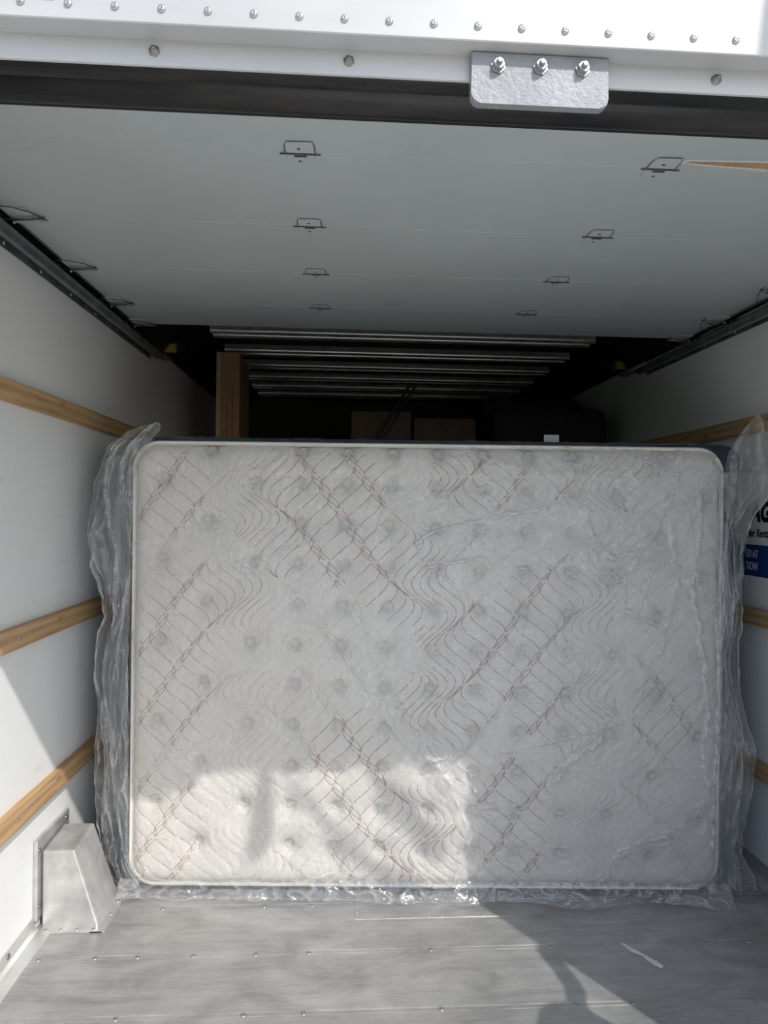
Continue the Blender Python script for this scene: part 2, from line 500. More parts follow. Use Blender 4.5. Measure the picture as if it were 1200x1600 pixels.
def bolt_geo(L=0.012):
    return [(0.0085, 0), (0.0085, 0.0015), (0.0058, 0.0017), (0.0058, 0.006), (0.0035, 0.0064), (0.0034, L), (0.0028, L + 0.001), (0, L + 0.001)]
b0 = lathe('flange_screw', bolt_geo(0.010), (-0.29, 0.979, 1.998), (0, -1, -0.1), M_DSCREW, head, 6)
for x in (-0.005, 0.56): inst(b0, 'flange_screw', (x, 0.979, 1.998))
box('red_reflector_tape', (-0.475, -0.42, 0.9452, 0.9461, 2.0400, 2.09), M_RED, head)
# strike plate bolted on the header flange
def strike():
    bm = bmesh.new()
    x0, x1, z0, z1, y0, y1 = 0.177, 0.386, 1.937, 2.0135, 0.9655, 0.9785
    pts = [(x0, z1)]
    for cx, cz, a0 in ((x0 + 0.014, z0 + 0.014, math.pi), (x1 - 0.014, z0 + 0.014, 1.5 * math.pi)):
        for q in range(7):
            a = a0 + q / 6 * math.pi / 2
            pts.append((cx + 0.014 * math.cos(a), cz + 0.014 * math.sin(a)))
    pts.append((x1, z1))
    f = [bm.verts.new((p[0], y0, p[1])) for p in pts]
    b = [bm.verts.new((p[0], y1, p[1])) for p in pts]
    n = len(pts)
    ff = bm.faces.new(f); bm.faces.new(b[::-1])
    for i in range(n): bm.faces.new((f[i], f[(i + 1) % n], b[(i + 1) % n], b[i]))
    bmesh.ops.bevel(bm, geom=[e for e in ff.edges], offset=0.0015, segments=2, affect='EDGES')
    return bm_obj('strike_plate', bm, M_PLATE, head)
M_NUT = simple('dull zinc nut', (0.35, 0.35, 0.35), 0.4, 0.6, 0.3, 150, 0.3)
sp = strike()
sb = lathe('bolt',  [(0.0115, 0), (0.0115, 0.002), (0.0085, 0.0022), (0.0085, 0.0085), (0.0048, 0.0088), (0.0046, 0.013), (0.0036, 0.0145), (0, 0.0145)], (0.217, 0.9655, 1.992), (0.04, -1, 0.12), M_NUT, sp, 6)
sb.data.polygons.foreach_set('use_smooth', [False] * len(sb.data.polygons))
for x in (0.281, 0.345): inst(sb, 'bolt', (x, 0.9655, 1.993))
JX0, JX1 = -0.735, 1.32
tag(box('trim_4', (XL - 0.05, JX0, 0.93, 0.99, -0.1, 2.62), M_HEAD, bevel=0.003), kind='structure')
tag(box('trim_5', (JX1, XR + 0.05, 0.93, 0.99, -0.1, 2.62), M_HEAD, bevel=0.003), kind='structure')
tag(box('trim_6', (XL - 0.05, XR + 0.05, 0.86, 0.905, -0.12, 0.0), M_ALU2, bevel=0.003), kind='structure')

# floor angle trims along walls
for nm, xw, s in (('baseboard_left', XL, 1), ('baseboard_right', XR, -1)):
    prof = [(xw, 0.0), (xw, 0.048), (xw + s * 0.003, 0.048), (xw + s * 0.0045, 0.012), (xw + s * 0.016, 0.0055), (xw + s * 0.055, 0.004), (xw + s * 0.056, 0.0)]
    y1 = 2.09 if s > 0 else Y1
    bb = tag(extrude_profile(nm, prof, 0.95, y1, 'y', M_ALU2), kind='structure')
    q = lathe('wall_screw', [(0.009, 0), (0.008, 0.002), (0.004, 0.0035), (0, 0.0035)], (xw + s * 0.004, 1.93, 0.03), (s, 0, 0), M_DSCREW, bb, 12)
    if s < 0: q.location.y = 2.25
    for y in (1.55, 1.20): inst(q, 'wall_screw', (xw + s * 0.004, y, 0.03))

# ------------------------------------------------------------------ roof bows
bows = [3.45, 3.86, 4.25, 4.62, 4.96, 5.28]
order = ['nearest the raised door', 'second from the raised door', 'third from the raised door', 'fourth from the raised door', 'fifth from the raised door', 'farthest into the dark box']
for y, od in zip(bows, order):
    bw = empty('roof_bow', (0.3, y, 2.28), 'bright metal roof bow under the dark ceiling, ' + od, 'roof bow', 'roof bows across the ceiling')
    box('web', (-1.02, 1.02, 0.0, 0.11, -0.005, 0.05), M_BLACK, bw)
    for dy in (0.0, 0.085):
        extrude_profile('flange', [(dy + 0.02 * math.cos(a), -0.03 + 0.015 * math.sin(a)) for a in np.linspace(math.pi, 2 * math.pi, 9)] + [(dy + 0.02, 0), (dy - 0.02, 0)], -1.02, 1.02, 'x', M_BOW, bw, False)

# ------------------------------------------------------------------ overhead door
door = bpy.data.objects.new('door_1', None); COL.objects.link(door)
door.location = (0.3, 2.0, 2.10); tag(door, kind='structure')
DO = Vector((0.3, 2.0, 2.10))
def dl(x, y, z): return (x - DO.x, y - DO.y, z - DO.z)
joints = [1.30, 1.425, 1.79, 2.15, 2.515, 2.81]
for a, b in zip(joints[:-1], joints[1:]):
    box('door_panel', (-0.905 - DO.x, 1.495 - DO.x, a - DO.y + 0.0005, b - DO.y - 0.0005, 0, 0.022), M_DOOR, door, bevel=0.0006, seg=1)
extrude_profile('bottom_seal', [(1.2 - DO.y + 0.045 * math.cos(a), 2.098 - DO.z + 0.045 * math.sin(a)) for a in np.linspace(0, 2 * math.pi, 25)[:-1]], -0.93 - DO.x, 1.515 - DO.x, 'x', M_RUBBER, door, True)
box('bottom_rail', (-0.93 - DO.x, 1.515 - DO.x, 1.235 - DO.y, 1.30 - DO.y, 0.0, 0.03), M_BLACK, door)
def hinge(kind):
    h = bmesh.new()
    add_box(h, -0.030, 0.030, -0.045, -0.003, -0.003, 0.0005, bevel=0.001)
    add_box(h, -0.030, 0.030, 0.003, 0.040, -0.003, 0.0005, bevel=0.001)
    o = bm_obj('hinge', h, M_DOOR, door)
    arch = [(-0.033, 0.0, -0.003), (-0.032, -0.030, -0.003), (-0.026, -0.046, -0.003), (0.026, -0.048, -0.003), (0.032, -0.032, -0.003), (0.033, 0.0, -0.003)]
    tube('hinge_shadow_line', arch, 0.0008, M_DARKGAP, o, 6)  # dark tube drawn as the shadow outline of the leaf
    tube('hinge_pin', [(-0.044, 0, -0.004), (0.044, 0, -0.004)], 0.0016, M_DARKGAP, o, 8)
    bm2 = bmesh.new(); add_box(bm2, -0.014, 0.014, 0.006, 0.011, -0.0045, -0.002)
    for x in (-0.002, ): add_box(bm2, x - 0.003, x + 0.003, -0.022, -0.018, -0.0045, -0.002); add_box(bm2, x - 0.003, x + 0.003, 0.028, 0.031, -0.0045, -0.002)
    bm_obj('hinge_slot', bm2, M_DARKGAP, o)
    return o
h0 = hinge(0)
h0.location = dl(-0.11, 1.425, 2.10)
def dup_tree(o, loc, parent):
    c = inst(o, o.name.split('.')[0], loc, parent)
    for ch in list(o.children):
        d = ch.copy(); COL.objects.link(d); d.parent = c
        for g in ch.children:
            e = g.copy(); COL.objects.link(e); e.parent = d
    return c
for x in (-0.11, 0.69):
    for y in joints[1:-1]:
        if (x, y) == (-0.11, 1.425): continue
        dup_tree(h0, dl(x, y, 2.10), door)
def edge_hinge(s):
    h = bmesh.new()
    add_box(h, -0.02, 0.045, -0.05, 0.045, -0.004, 0.0, bevel=0.001)
    o = bm_obj('roller_hinge', h, M_DOOR, door)
    tube('bracket_arch', [(-0.04, -0.02, -0.006), (-0.03, -0.075, -0.016), (-0.01, -0.09, -0.018), (0.03, -0.085, -0.018), (0.055, -0.04, -0.01), (0.07, 0.02, -0.004)], 0.0016, M_DARKGAP, o, 6)
    tube('bracket_arch', [(-0.028, 0.0, -0.008), (0.0, -0.012, -0.02), (0.045, -0.008, -0.014), (0.072, 0.0, -0.005)], 0.0022, M_DARKGAP, o, 6)
    tube('roller_stem', [(0.075, 0, -0.012), (-0.045, 0, -0.012)], 0.0028, M_TRACK, o, 8)
    lathe('roller', [(0.0, 0), (0.016, 0.001), (0.018, 0.006), (0.016, 0.011), (0, 0.012)], (-0.05, 0, -0.014), (1, 0, 0), M_TRACK, o, 16)
    lathe('hinge_bolt', [(0.005, 0), (0.005, 0.004), (0, 0.005)], (-0.012, 0.012, -0.014), (0, 0, -1), M_SCREW, o, 6)
    lathe('hinge_bolt', [(0.005, 0), (0.005, 0.004), (0, 0.005)], (0.045, 0.0, -0.008), (0, 0, -1), M_SCREW, o, 6)
    return o
e0 = edge_hinge(1)
e0.location = dl(-0.885, 1.79, 2.10)
for y in (1.425, 2.15, 2.515, 2.79):
    dup_tree(e0, dl(-0.885, y, 2.10), door)
for y in (1.425, 1.79, 2.15, 2.515, 2.79):
    c = dup_tree(e0, dl(1.47, y, 2.10), door); c.rotation_euler = (0, 0, math.pi)
# bare wood gouge in the first panel
gp = mesh_obj('bare_wood_gouge', [dl(0.712, 1.400, 2.0994), dl(0.74, 1.385, 2.0994), dl(0.93, 1.375, 2.0994), dl(0.93, 1.42, 2.0994), dl(0.79, 1.408, 2.0994)], [(0, 1, 2, 3, 4)], M_PAPER, door)
gp2 = mesh_obj('bare_wood_gouge', [dl(0.73, 1.398, 2.0991), dl(0.745, 1.391, 2.0991), dl(0.93, 1.385, 2.0991), dl(0.93, 1.41, 2.0991), dl(0.78, 1.402, 2.0991)], [(0, 1, 2, 3, 4)], M_WOOD, door)
tag(gp2, 'bare brown wood showing through torn paint')
# thin scratches on the paint
M_SCRATCH = simple('pale scratch', (0.50, 0.53, 0.51), 0.6, 0, 0.05)
SV = []; SF = []
def scratch(pts, w):
    n = len(SV); P = [Vector(p) for p in pts]
    for i, p in enumerate(P):
        t = (P[min(i + 1, len(P) - 1)] - P[max(i - 1, 0)]).normalized()
        s = Vector((-t.y, t.x, 0)); taper = 0.3 + 0.7 * math.sin(math.pi * (i + 0.5) / len(P))
        SV.append(p + s * w * taper); SV.append(p - s * w * taper)
    for i in range(len(P) - 1): SF.append((n + 2 * i, n + 2 * i + 1, n + 2 * i + 3, n + 2 * i + 2))
def S2(x, y): return dl(x, y, 2.0996)
def curve_pts(a, b, bend, n=8):
    a = Vector(a); b = Vector(b); d = b - a; s = Vector((-d.y, d.x, 0))
    return [a + d * (i / n) + s * (bend * math.sin(math.pi * i / n)) for i in range(n + 1)]
for a, b, be, w in (((0.13, 1.33), (0.105, 1.47), 0.05, .0009), ((0.20, 1.34), (0.165, 1.37), 0, .0009), ((0.25, 1.345), (0.16, 1.38), .08, .0008), ((0.16, 1.38), (0.145, 1.43), .1, .0006),
                   ((0.07, 1.43), (0.065, 1.50), .35, .0008), ((0.085, 1.44), (0.088, 1.53), .05, .0009), ((0.10, 1.43), (0.115, 1.50), -.2, .0008), ((0.12, 1.44), (0.14, 1.55), .1, .0006),
                   ((0.10, 1.75), (0.11, 2.1), .02, .0009), ((0.21, 1.49), (0.25, 1.485), .05, .001), ((0.50, 1.58), (0.44, 1.85), .02, .0012), ((0.43, 1.87), (0.38, 2.05), -.04, .0011),
                   ((0.37, 2.1), (0.34, 2.35), .02, .0009), ((0.80, 1.48), (0.70, 1.85), .02, .0012), ((0.68, 1.88), (0.62, 2.2), .03, .0012), ((0.6, 2.25), (0.56, 2.55), 0, .001),
                   ((-0.19, 1.47), (-0.20, 1.56), -.05, .0007), ((-0.44, 2.15), (-0.30, 2.25), .1, .001), ((0.82, 1.62), (0.84, 1.69), .06, .001), ((-0.27, 1.98), (-0.20, 2.0), .05, .0008), ((0.02, 1.62), (-0.01, 1.72), .04, .0006), ((0.02, 2.02), (-.08, 2.1), .04, .0006)):
    scratch([S2(p.x, p.y) for p in curve_pts((*a, 0), (*b, 0), be)], w)
tag(mesh_obj('scratches', SV, SF, M_SCRATCH, door), kind='stuff')

# ------------------------------------------------------------------ door tracks
def track(s, xw, y1, label):
    t = empty('door_track', (xw, 2.0, 2.07), label, 'door track', 'roller door tracks')
    def P(l): return [(s * a, b) for a, b in l]
    extrude_profile('mounting_plate', P([(0.0, -0.028), (0.0, 0.03), (0.004, 0.03), (0.004, -0.028)]), -1.0, y1 - 2.0, 'y', M_TRACK, t)
    extrude_profile('rail', P([(0.004, 0.0), (0.02, -0.004), (0.034, -0.020), (0.05, -0.022), (0.058, -0.014), (0.058, -0.002), (0.062, -0.002), (0.062, -0.016), (0.052, -0.0265), (0.032, -0.0245), (0.017, -0.008), (0.004, -0.004)]), -1.0, y1 - 2.0, 'y', M_TRACK, t)
    extrude_profile('upper_lip', P([(0.004, 0.045), (0.05, 0.045), (0.062, 0.03), (0.062, 0.026), (0.048, 0.040), (0.004, 0.040)]), -1.0, y1 - 2.0, 'y', M_BLACK, t)
    q = lathe('track_screw', [(0.008, 0), (0.007, 0.002), (0.003, 0.0035), (0, 0.0035)], (s * 0.004, -0.13, -0.014), (s, 0, 0), M_SCREW, t, 12)
    for yy in (0.09, 0.31, 0.53, 0.75, 0.97):
        inst(q, 'track_screw', (s * 0.004, yy, -0.014))
    return t
tl_ = track(1, XL, 3.22, 'grey steel roller door track along the top of the left wall')
tr_ = track(-1, XR, 3.30, 'grey steel roller door track along the top of the right wall')
for s, xw, y, side in ((1, XL, 3.40, 'left'), (-1, XR, 3.52, 'right')):
    bs = empty('track_bumper', (xw + s * 0.05, y, 2.13), 'small yellow door stop at the end of the %s track' % side, 'bumper', 'yellow door stops')
    box('pad', (-0.03, 0.03, -0.012, 0.012, -0.012, 0.03), M_YELLOW, bs, bevel=0.002)
    box('bracket', (-0.05, 0.05, 0.0, 0.10, 0.02, 0.04), M_BLACK, bs)
    for dx in (-0.012, 0.004):
        lathe('bolt', [(0.006, 0), (0.006, 0.005), (0.0, 0.006)], (dx - s * 0.02, -0.10, -0.045), (0, -1, -0.3), M_SCREW, bs, 6)
    box('bolt_strap', (-0.045, 0.0, -0.10, 0.02, -0.05, -0.04) if s > 0 else (0.0, 0.045, -0.10, 0.02, -0.05, -0.04), M_TRACK, bs)

# ------------------------------------------------------------------ wooden cargo rails on walls
rails = [(1, 1.618, 1.680, 'upper', 'left'), (1, 0.914, 0.978, 'middle', 'left'), (1, 0.386, 0.452, 'lowest', 'left'),
         (-1, 1.636, 1.698, 'upper', 'right'), (-1, 0.914, 0.976, 'middle', 'right'), (-1, 0.352, 0.418, 'lowest', 'right')]
for s, z0, z1, lv, side in rails:
    xw = XL if s > 0 else XR
    rl = empty('cargo_rail', (xw, 2.0, z0), '%s of three raw pine rails screwed to the white %s wall' % (lv, side), 'wooden rail', 'pine cargo rails on the side walls')
    x0, x1 = sorted((0, s * 0.022))
    box('board', (x0, x1, -0.98, 3.6, 0, z1 - z0), M_WOOD, rl, bevel=0.0025)
    q = lathe('rail_screw', [(0.005, 0), (0.0045, 0.001), (0.002, 0.0015), (0.0, 0.0012)], (s * 0.022, 0.44 if lv == 'upper' else 0.34, (z1 - z0) * 0.5), (s, 0, 0), M_SCREW, rl, 10)
    for dy in (0.4, -0.4, 0.8): inst(q, 'rail_screw', (s * 0.022, q.location.y + dy, (z1 - z0) * 0.5))

# ------------------------------------------------------------------ printed sign on right wall
sg = empty('wall_sign', (XR, 2.40, 1.10), 'black lettering and blue banner printed on the right wall beside the mattress', 'sign')
def text(name, body, size, y, z, mat, sx=0.8, off=0.0, shear=0.2, dx=0.0012, tilt=0.0):
    c = bpy.data.curves.new(name, 'FONT')
    c.body = body; c.size = size; c.extrude = 0.0003; c.offset = off; c.shear = shear
    o = bpy.data.objects.new(name + '_c', c)
    COL.objects.link(o)
    dg = bpy.context.evaluated_depsgraph_get()
    me = bpy.data.meshes.new_from_object(o.evaluated_get(dg))
    bpy.data.objects.remove(o)
    me.materials.clear(); me.materials.append(mat)
    q = bpy.data.objects.new(name, me); COL.objects.link(q)
    # text x -> -Y world, text y -> Z, facing -X
    q.matrix_world = Matrix(((0, 0, -1, 0), (-1, 0, 0, 0), (0, 1, 0, 0), (0, 0, 0, 1)))
    q.scale = (sx, 1, 1)
    q.parent = sg
    q.location = (-dx, y - 2.40, z - 1.10)
    return q
box('blue_banner', (-0.0008, 0.0, -0.45, 0.30, -0.006, 0.113), M_BLUE, sg)
text('lettering', 'AG', 0.098, 2.415, 1.304, M_INK, 0.85, 0.005, 0.18)
text('lettering', 'ler Renta', 0.044, 2.425, 1.243, M_INK, 0.75, 0.0009, 0.15)
text('lettering', 'ED AT', 0.040, 2.440, 1.165, M_PRINTW, 0.66, 0.0005, 0)
text('lettering', 'TION!', 0.040, 2.440, 1.118, M_PRINTW, 0.66, 0.0005, 0)

# ------------------------------------------------------------------ wheel well casting, left
wb = empty('wheel_well_box', (-0.95, 2.10, 0), 'cast aluminium wheel well cover bolted in the corner of floor and left wall', 'wheel well cover')
def wellbody():
    bm = bmesh.new()
    x0 = 0.008
    F_ = [(x0, 0.0, 0.004), (0.185, 0.0, 0.004), (0.108, 0.0, 0.245), (x0, 0.0, 0.245)]
    B_ = [(x0, 0.18, 0.004), (0.185, 0.18, 0.004), (0.108, 0.165, 0.255), (x0, 0.165, 0.255)]
    f = [bm.verts.new(v) for v in F_]; b = [bm.verts.new(v) for v in B_]
    bm.faces.new(f); bm.faces.new(b[::-1])
    for i in range(4): bm.faces.new((f[i], f[(i + 1) % 4], b[(i + 1) % 4], b[i]))
    bmesh.ops.bevel(bm, geom=[e for e in bm.edges if not (e.verts[0].co.z < 0.01 and e.verts[1].co.z < 0.01)], offset=0.011, segments=4, affect='EDGES', profile=0.6)
    return bm_obj('cover', bm, M_ALU, wb, False)
wellbody()
box('wall_flange', (-0.009, 0.004, -0.020, 0.215, 0.035, 0.283), M_ALU, wb, bevel=0.003)
bm = bmesh.new()
add_box(bm, 0.0, 0.205, -0.026, 0.02, 0.0, 0.005, bevel=0.001)
add_box(bm, 0.165, 0.212, -0.026, 0.20, 0.0, 0.0052, bevel=0.001)
bm_obj('floor_flange', bm, M_ALU, wb)
q = lathe('flange_bolt', [(0.007, 0), (0.0065, 0.0025), (0.003, 0.004), (0, 0.004)], (0.004, -0.008, 0.25), (1, 0, 0), M_DSCREW, wb, 12)
for p in ((0.004, -0.008, 0.075), (0.004, 0.19, 0.262)): inst(q, 'flange_bolt', p)
q = lathe('floor_rivet', [(0.006, 0), (0.005, 0.002), (0, 0.0025)], (0.03, -0.016, 0.005), (0, 0, 1), M_SCREW, wb, 10)
for p in ((0.075, -0.016, 0.005), (0.125, -0.016, 0.005), (0.175, -0.016, 0.005), (0.2, 0.06, 0.005), (0.2, 0.13, 0.005)): inst(q, 'floor_rivet', p)

# ------------------------------------------------------------------ mattress
MO = Vector((-0.728, 2.302, 0.0)); MR = math.radians(-2.9)
MWd, MZ0, MZ1 = 2.025, 0.03, 1.548
mat = empty('mattress', MO, 'white quilted pillow-top mattress with navy sides standing on its edge', 'mattress', rz=MR)
def PX(px, py):   # photograph-measured pattern position on the panel -> local (u, z)
    return ((px - 201) / 920 * MWd, MZ0 + (1386 - py) / 690 * (MZ1 - MZ0))
nx, nz = 520, 390
U = np.linspace(0, MWd, nx); Z = np.linspace(MZ0, MZ1, nz)
UU, ZZ = np.meshgrid(U, Z)
cr = 0.085
def round_rect(u, z, u0, u1, z0, z1, r):
    cu = np.clip(u, u0 + r, u1 - r); cz = np.clip(z, z0 + r, z1 - r)
    du, dz = u - cu, z - cz
    d = np.maximum(np.hypot(du, dz), 1e-9)
    # map the corner square onto a disc
    m = np.maximum(np.abs(du), np.abs(dz))
    k = np.where((np.abs(du) > 0) & (np.abs(dz) > 0), m / d, 1.0)
    return cu + du * k, cz + dz * k
UR, ZR = round_rect(UU, ZZ, 0, MWd, MZ0, MZ1, cr)
ed = np.minimum(np.minimum(UU, MWd - UU), np.minimum(ZZ - MZ0, MZ1 - ZZ))
def crown(u, z):
    e = np.minimum(np.minimum(u, MWd - u), np.minimum(z - MZ0, MZ1 - z))
    e = np.clip(e, 0, None)
    return 0.026 * (1 - np.exp(-e / 0.018)) + 0.012 * (1 - np.exp(-e / 0.15))
H = crown(UU, ZZ)
# tufts
tufts = []
for r in range(11):
    py = 695 + 63.4 * r
    cols = [1] + list(range(3, 10)) + [11] if r % 2 == 0 else [0, 2] + list(range(3, 11)) + [12]
    for c in cols:
        px = 246 + 71.3 * c + (-1.4) * (r - 1)
        yy = py + (c - 5) * 1.9 * (0.9 if c > 3 else 1.0)
        if r == 0: yy = 704 + c * 0.5
        tufts.append(PX(px, yy) + (r,))
for (tu, tz, tr) in tufts:
    d2 = (UU - tu) ** 2 + (ZZ - tz) ** 2
    H -= 0.018 * np.exp(-d2 / 0.028 ** 2) + 0.018 * np.exp(-d2 / 0.062 ** 2) + 0.014 * np.exp(-(d2 / 0.0215 ** 2) ** 2)
# stitched waves: congruent S curves, shifted sideways, with a zigzagging phase
def Yph(X): return 130 * (-math.cos(2 * math.pi * (X - 388) / 545.0))
def bnoise(a, b, s): return float(vnoise(np.array([a]), np.array([b]), s)[0])
def brown(px, py):
    v = -1
    for cx, cy, rx, ry in ((250, 760, 70, 90), (250, 1040, 80, 140), (330, 930, 90, 60), (430, 800, 70, 100), (930, 740, 90, 60), (870, 930, 90, 70), (1040, 1110, 70, 60), (880, 1100, 90, 80), (250, 1290, 70, 90), (520, 800, 90, 110), (630, 900, 75, 75), (735, 745, 80, 55), (760, 1010, 120, 85), (690, 1100, 80, 60), (540, 1200, 70, 110), (620, 1320, 110, 90), (800, 1280, 60, 100)):
        v = max(v, 1 - ((px - cx) / rx) ** 2 - ((py - cy) / ry) ** 2)
    return v
stit = []  # polylines in local (u,z)
for k_ in range(-3, 75):
    X = 195 + 13.2 * k_
    pts = []
    yy = 690
    while yy < 1390:
        a = 2 * math.pi * (yy - 913 - Yph(X)) / 107.0
        xx = X + 22 * math.sin(a) + 5 * math.sin(2 * a) * 0.25
        pts.append((xx, yy)); yy += 3.0
    stit.append(pts)
G = np.zeros_like(UU)
du, dzz = U[1] - U[0], Z[1] - Z[0]
TV = [[], []]; TF = [[], []]
for sidx, pts in enumerate(stit):
    seg_on = 0
    for i, (xx, yy) in enumerate(pts):
        u, z = PX(xx, yy)
        if not (0.012 < u < MWd - 0.012 and MZ0 + 0.012 < z < MZ1 - 0.012): continue
        ci, ri = int(round(u / du)), int(round((z - MZ0) / dzz))
        for a in range(-3, 4):
            for b in range(-3, 4):
                rr, cc = ri + a, ci + b
                if 0 <= rr < nz and 0 <= cc < nx:
                    d2 = (U[cc] - u) ** 2 + (Z[rr] - z) ** 2
                    G[rr, cc] = max(G[rr, cc], math.exp(-d2 / 0.0055 ** 2))
H -= 0.0030 * G
# slight puff between stitches
H += 0.003 * vnoise(UU * 9, ZZ * 9, 5)
def Hat(u, z):
    c = min(max(u / du, 0), nx - 1.001); r = min(max((z - MZ0) / dzz, 0), nz - 1.001)
    i, j = int(r), int(c); fr, fc = r - i, c - j
    return (H[i, j] * (1 - fr) + H[i + 1, j] * fr) * (1 - fc) + (H[i, j + 1] * (1 - fr) + H[i + 1, j + 1] * fr) * fc
for sidx, pts in enumerate(stit):
    for i in range(0, len(pts) - 1, 1):
        if (i % 9) == 8: continue
        (x0, y0), (x1, y1) = pts[i], pts[i + 1]
        bv = brown(x0, y0) + 0.35 * bnoise(x0 / 45, y0 / 45, 3)
        if bv > 0.12: mi = 0
        elif bnoise(x0 / 70 + 9, y0 / 70, 8) > 0.02: mi = 1
        else: continue
        u0, z0 = PX(x0, y0); u1, z1 = PX(x1, y1)
        if not (0.02 < u0 < MWd - 0.02 and MZ0 + 0.02 < z0 < MZ1 - 0.02): continue
        w = (0.00115 if 420 < x0 < 850 else 0.00075) if mi == 0 else 0.0006
        d = Vector((u1 - u0, 0, z1 - z0)); 
        if d.length < 1e-6: continue
        d.normalize(); s = Vector((-d.z, 0, d.x)) * w
        a = Vector((u0, -Hat(u0, z0) - 0.0008, z0)); b = Vector((u1, -Hat(u1, z1) - 0.0008, z1))
        n = len(TV[mi])
        up = Vector((0, -0.0014, 0))
        TV[mi] += [a + s, a + up, a - s, b + s, b + up, b - s]
        TF[mi] += [(n, n + 1, n + 4, n + 3), (n + 1, n + 2, n + 5, n + 4)]
verts = np.stack([UR, -H, ZR], -1).reshape(-1, 3)
def grid_faces(nr, nc):
    i = np.arange(nr - 1)[:, None] * nc + np.arange(nc - 1)[None, :]
    i = i.reshape(-1)
    return np.stack([i, i + 1, i + nc + 1, i + nc], -1)
def np_mesh(name, verts, faces, mt, parent=None, smooth=True, haze=None):
    me = bpy.data.meshes.new(name)
    nv, nf = len(verts), len(faces)
    me.vertices.add(nv); me.vertices.foreach_set('co', np.asarray(verts, np.float32).reshape(-1))
    me.loops.add(nf * 4); me.loops.foreach_set('vertex_index', np.asarray(faces, np.int32).reshape(-1))
    me.polygons.add(nf)
    me.polygons.foreach_set('loop_start', np.arange(0, nf * 4, 4, dtype=np.int32))
    me.update(calc_edges=True)
    me.validate()
    me.polygons.foreach_set('use_smooth', np.full(len(me.polygons), smooth))
    me.materials.append(mt)
    if haze is not None:
        at = me.attributes.new('haze', 'FLOAT', 'POINT')
        at.data.foreach_set('value', np.asarray(haze, np.float32).reshape(-1))
    o = bpy.data.objects.new(name, me); COL.objects.link(o)
    if parent: o.parent = parent
    return o
np_mesh('quilted_panel', verts, grid_faces(nz, nx), M_TICK, mat)
st1 = mesh_obj('stitching', TV[0], TF[0], M_THREAD, mat); tag(st1, 'rust brown wavy quilting stitches')
st2 = mesh_obj('stitching', TV[1], TF[1], M_THREADP, mat); tag(st2, 'faded pale quilting stitches')
# tuft buttons
tb = None
M_TUFT = simple('felt tuft', (0.56, 0.54, 0.505), 0.9, 0, 0.08, 120, 0.3)
tp = [(0.0150, -0.004), (0.0160, 0.003), (0.0150, 0.0055), (0.0128, 0.0055), (0.0112, 0.003), (0.005, 0.002), (0.0, 0.002)]
edge_v = []; edge_f = []
for (tu, tz, tr) in tufts:
    if not (0.02 < tu < MWd - 0.02): continue
    p = (tu, -Hat(tu, tz) - 0.006, tz)
    if tr == 0:
        v_, f_ = lathe_geo(tp, p, (0, -1, 0), 18)
        n_ = len(edge_v); edge_v += v_; edge_f += [tuple(q + n_ for q in f) for f in f_]
    elif tb is None: tb = lathe('tuft', tp, p, (0, -1, 0), M_TUFT, mat, 18)
    else: inst(tb, 'tuft', p)
tag(mesh_obj('tuft', edge_v, edge_f, M_TUFT, mat, smooth=True), kind='stuff')
# piping and side border
def rr_loop(u0, u1, z0, z1, r, n=14, y=0.0, m=18):
    pts = []
    for cx, cz, a0 in ((u1 - r, z1 - r, 0), (u0 + r, z1 - r, 90), (u0 + r, z0 + r, 180), (u1 - r, z0 + r, 270)):
        for q in range(n + 1):
            a = math.radians(a0 + 90 * q / n)
            pts.append((cx + r * math.cos(a), y, cz + r * math.sin(a)))
        # straight
        nxt = {0: (u0 + r, z1), 90: (u0, z0 + r), 180: (u1 - r, z0), 270: (u1, z1 - r)}[a0]
        s = pts[-1]
        for q in range(1, m):
            t = q / m
            pts.append((s[0] + (nxt[0] - s[0]) * t, y, s[2] + (nxt[1] - s[2]) * t))
    return pts
tube('piping', rr_loop(-0.002, MWd + 0.002, MZ0 - 0.002, MZ1 + 0.002, cr, y=-0.004), 0.007, M_PIPE, mat, 10, True)
loops = []
for y, l, rgt, b, t_, r in ((-0.002, .006, .006, .003, .006, .086), (0.010, .020, .014, .012, .020, .09), (0.03, .055, .050, .020, .026, .085), (0.06, .095, .095, .026, .028, .07), (0.12, .13, .135, .029, .028, .06), (0.22, .13, .135, .029, .028, .06), (0.29, .11, .10, .028, .02, .06), (0.32, .03, .01, .01, .0, .06)):
    loops.append(rr_loop(-l, MWd + rgt, MZ0 - b, MZ1 + t_, r, y=y))
V = []; F = []
L = len(loops[0])
for i, lp in enumerate(loops):
    for j, p in enumerate(lp):
        wv = 0.004 * bnoise(p[0] * 7 + i * 0.4, p[2] * 7, 11) if i > 1 else 0
        V.append((p[0] + (wv if p[0] < .5 else -wv), p[1] + wv, max(p[2], 0.0015)))
for i in range(len(loops) - 1):
    for j in range(L):
        k = (j + 1) % L
        F.append((i * L + j, i * L + k, (i + 1) * L + k, (i + 1) * L + j))
F.append(tuple(range((len(loops) - 1) * L, len(loops) * L)))
mesh_obj('side_border', V, F, M_NAVY, mat, smooth=True)
# care tag sticking up
bm = bmesh.new(); add_box(bm, 1.425, 1.478, 0.06, 0.0612, 1.55, 1.602); bm_obj('care_tag', bm, M_TAG, mat)

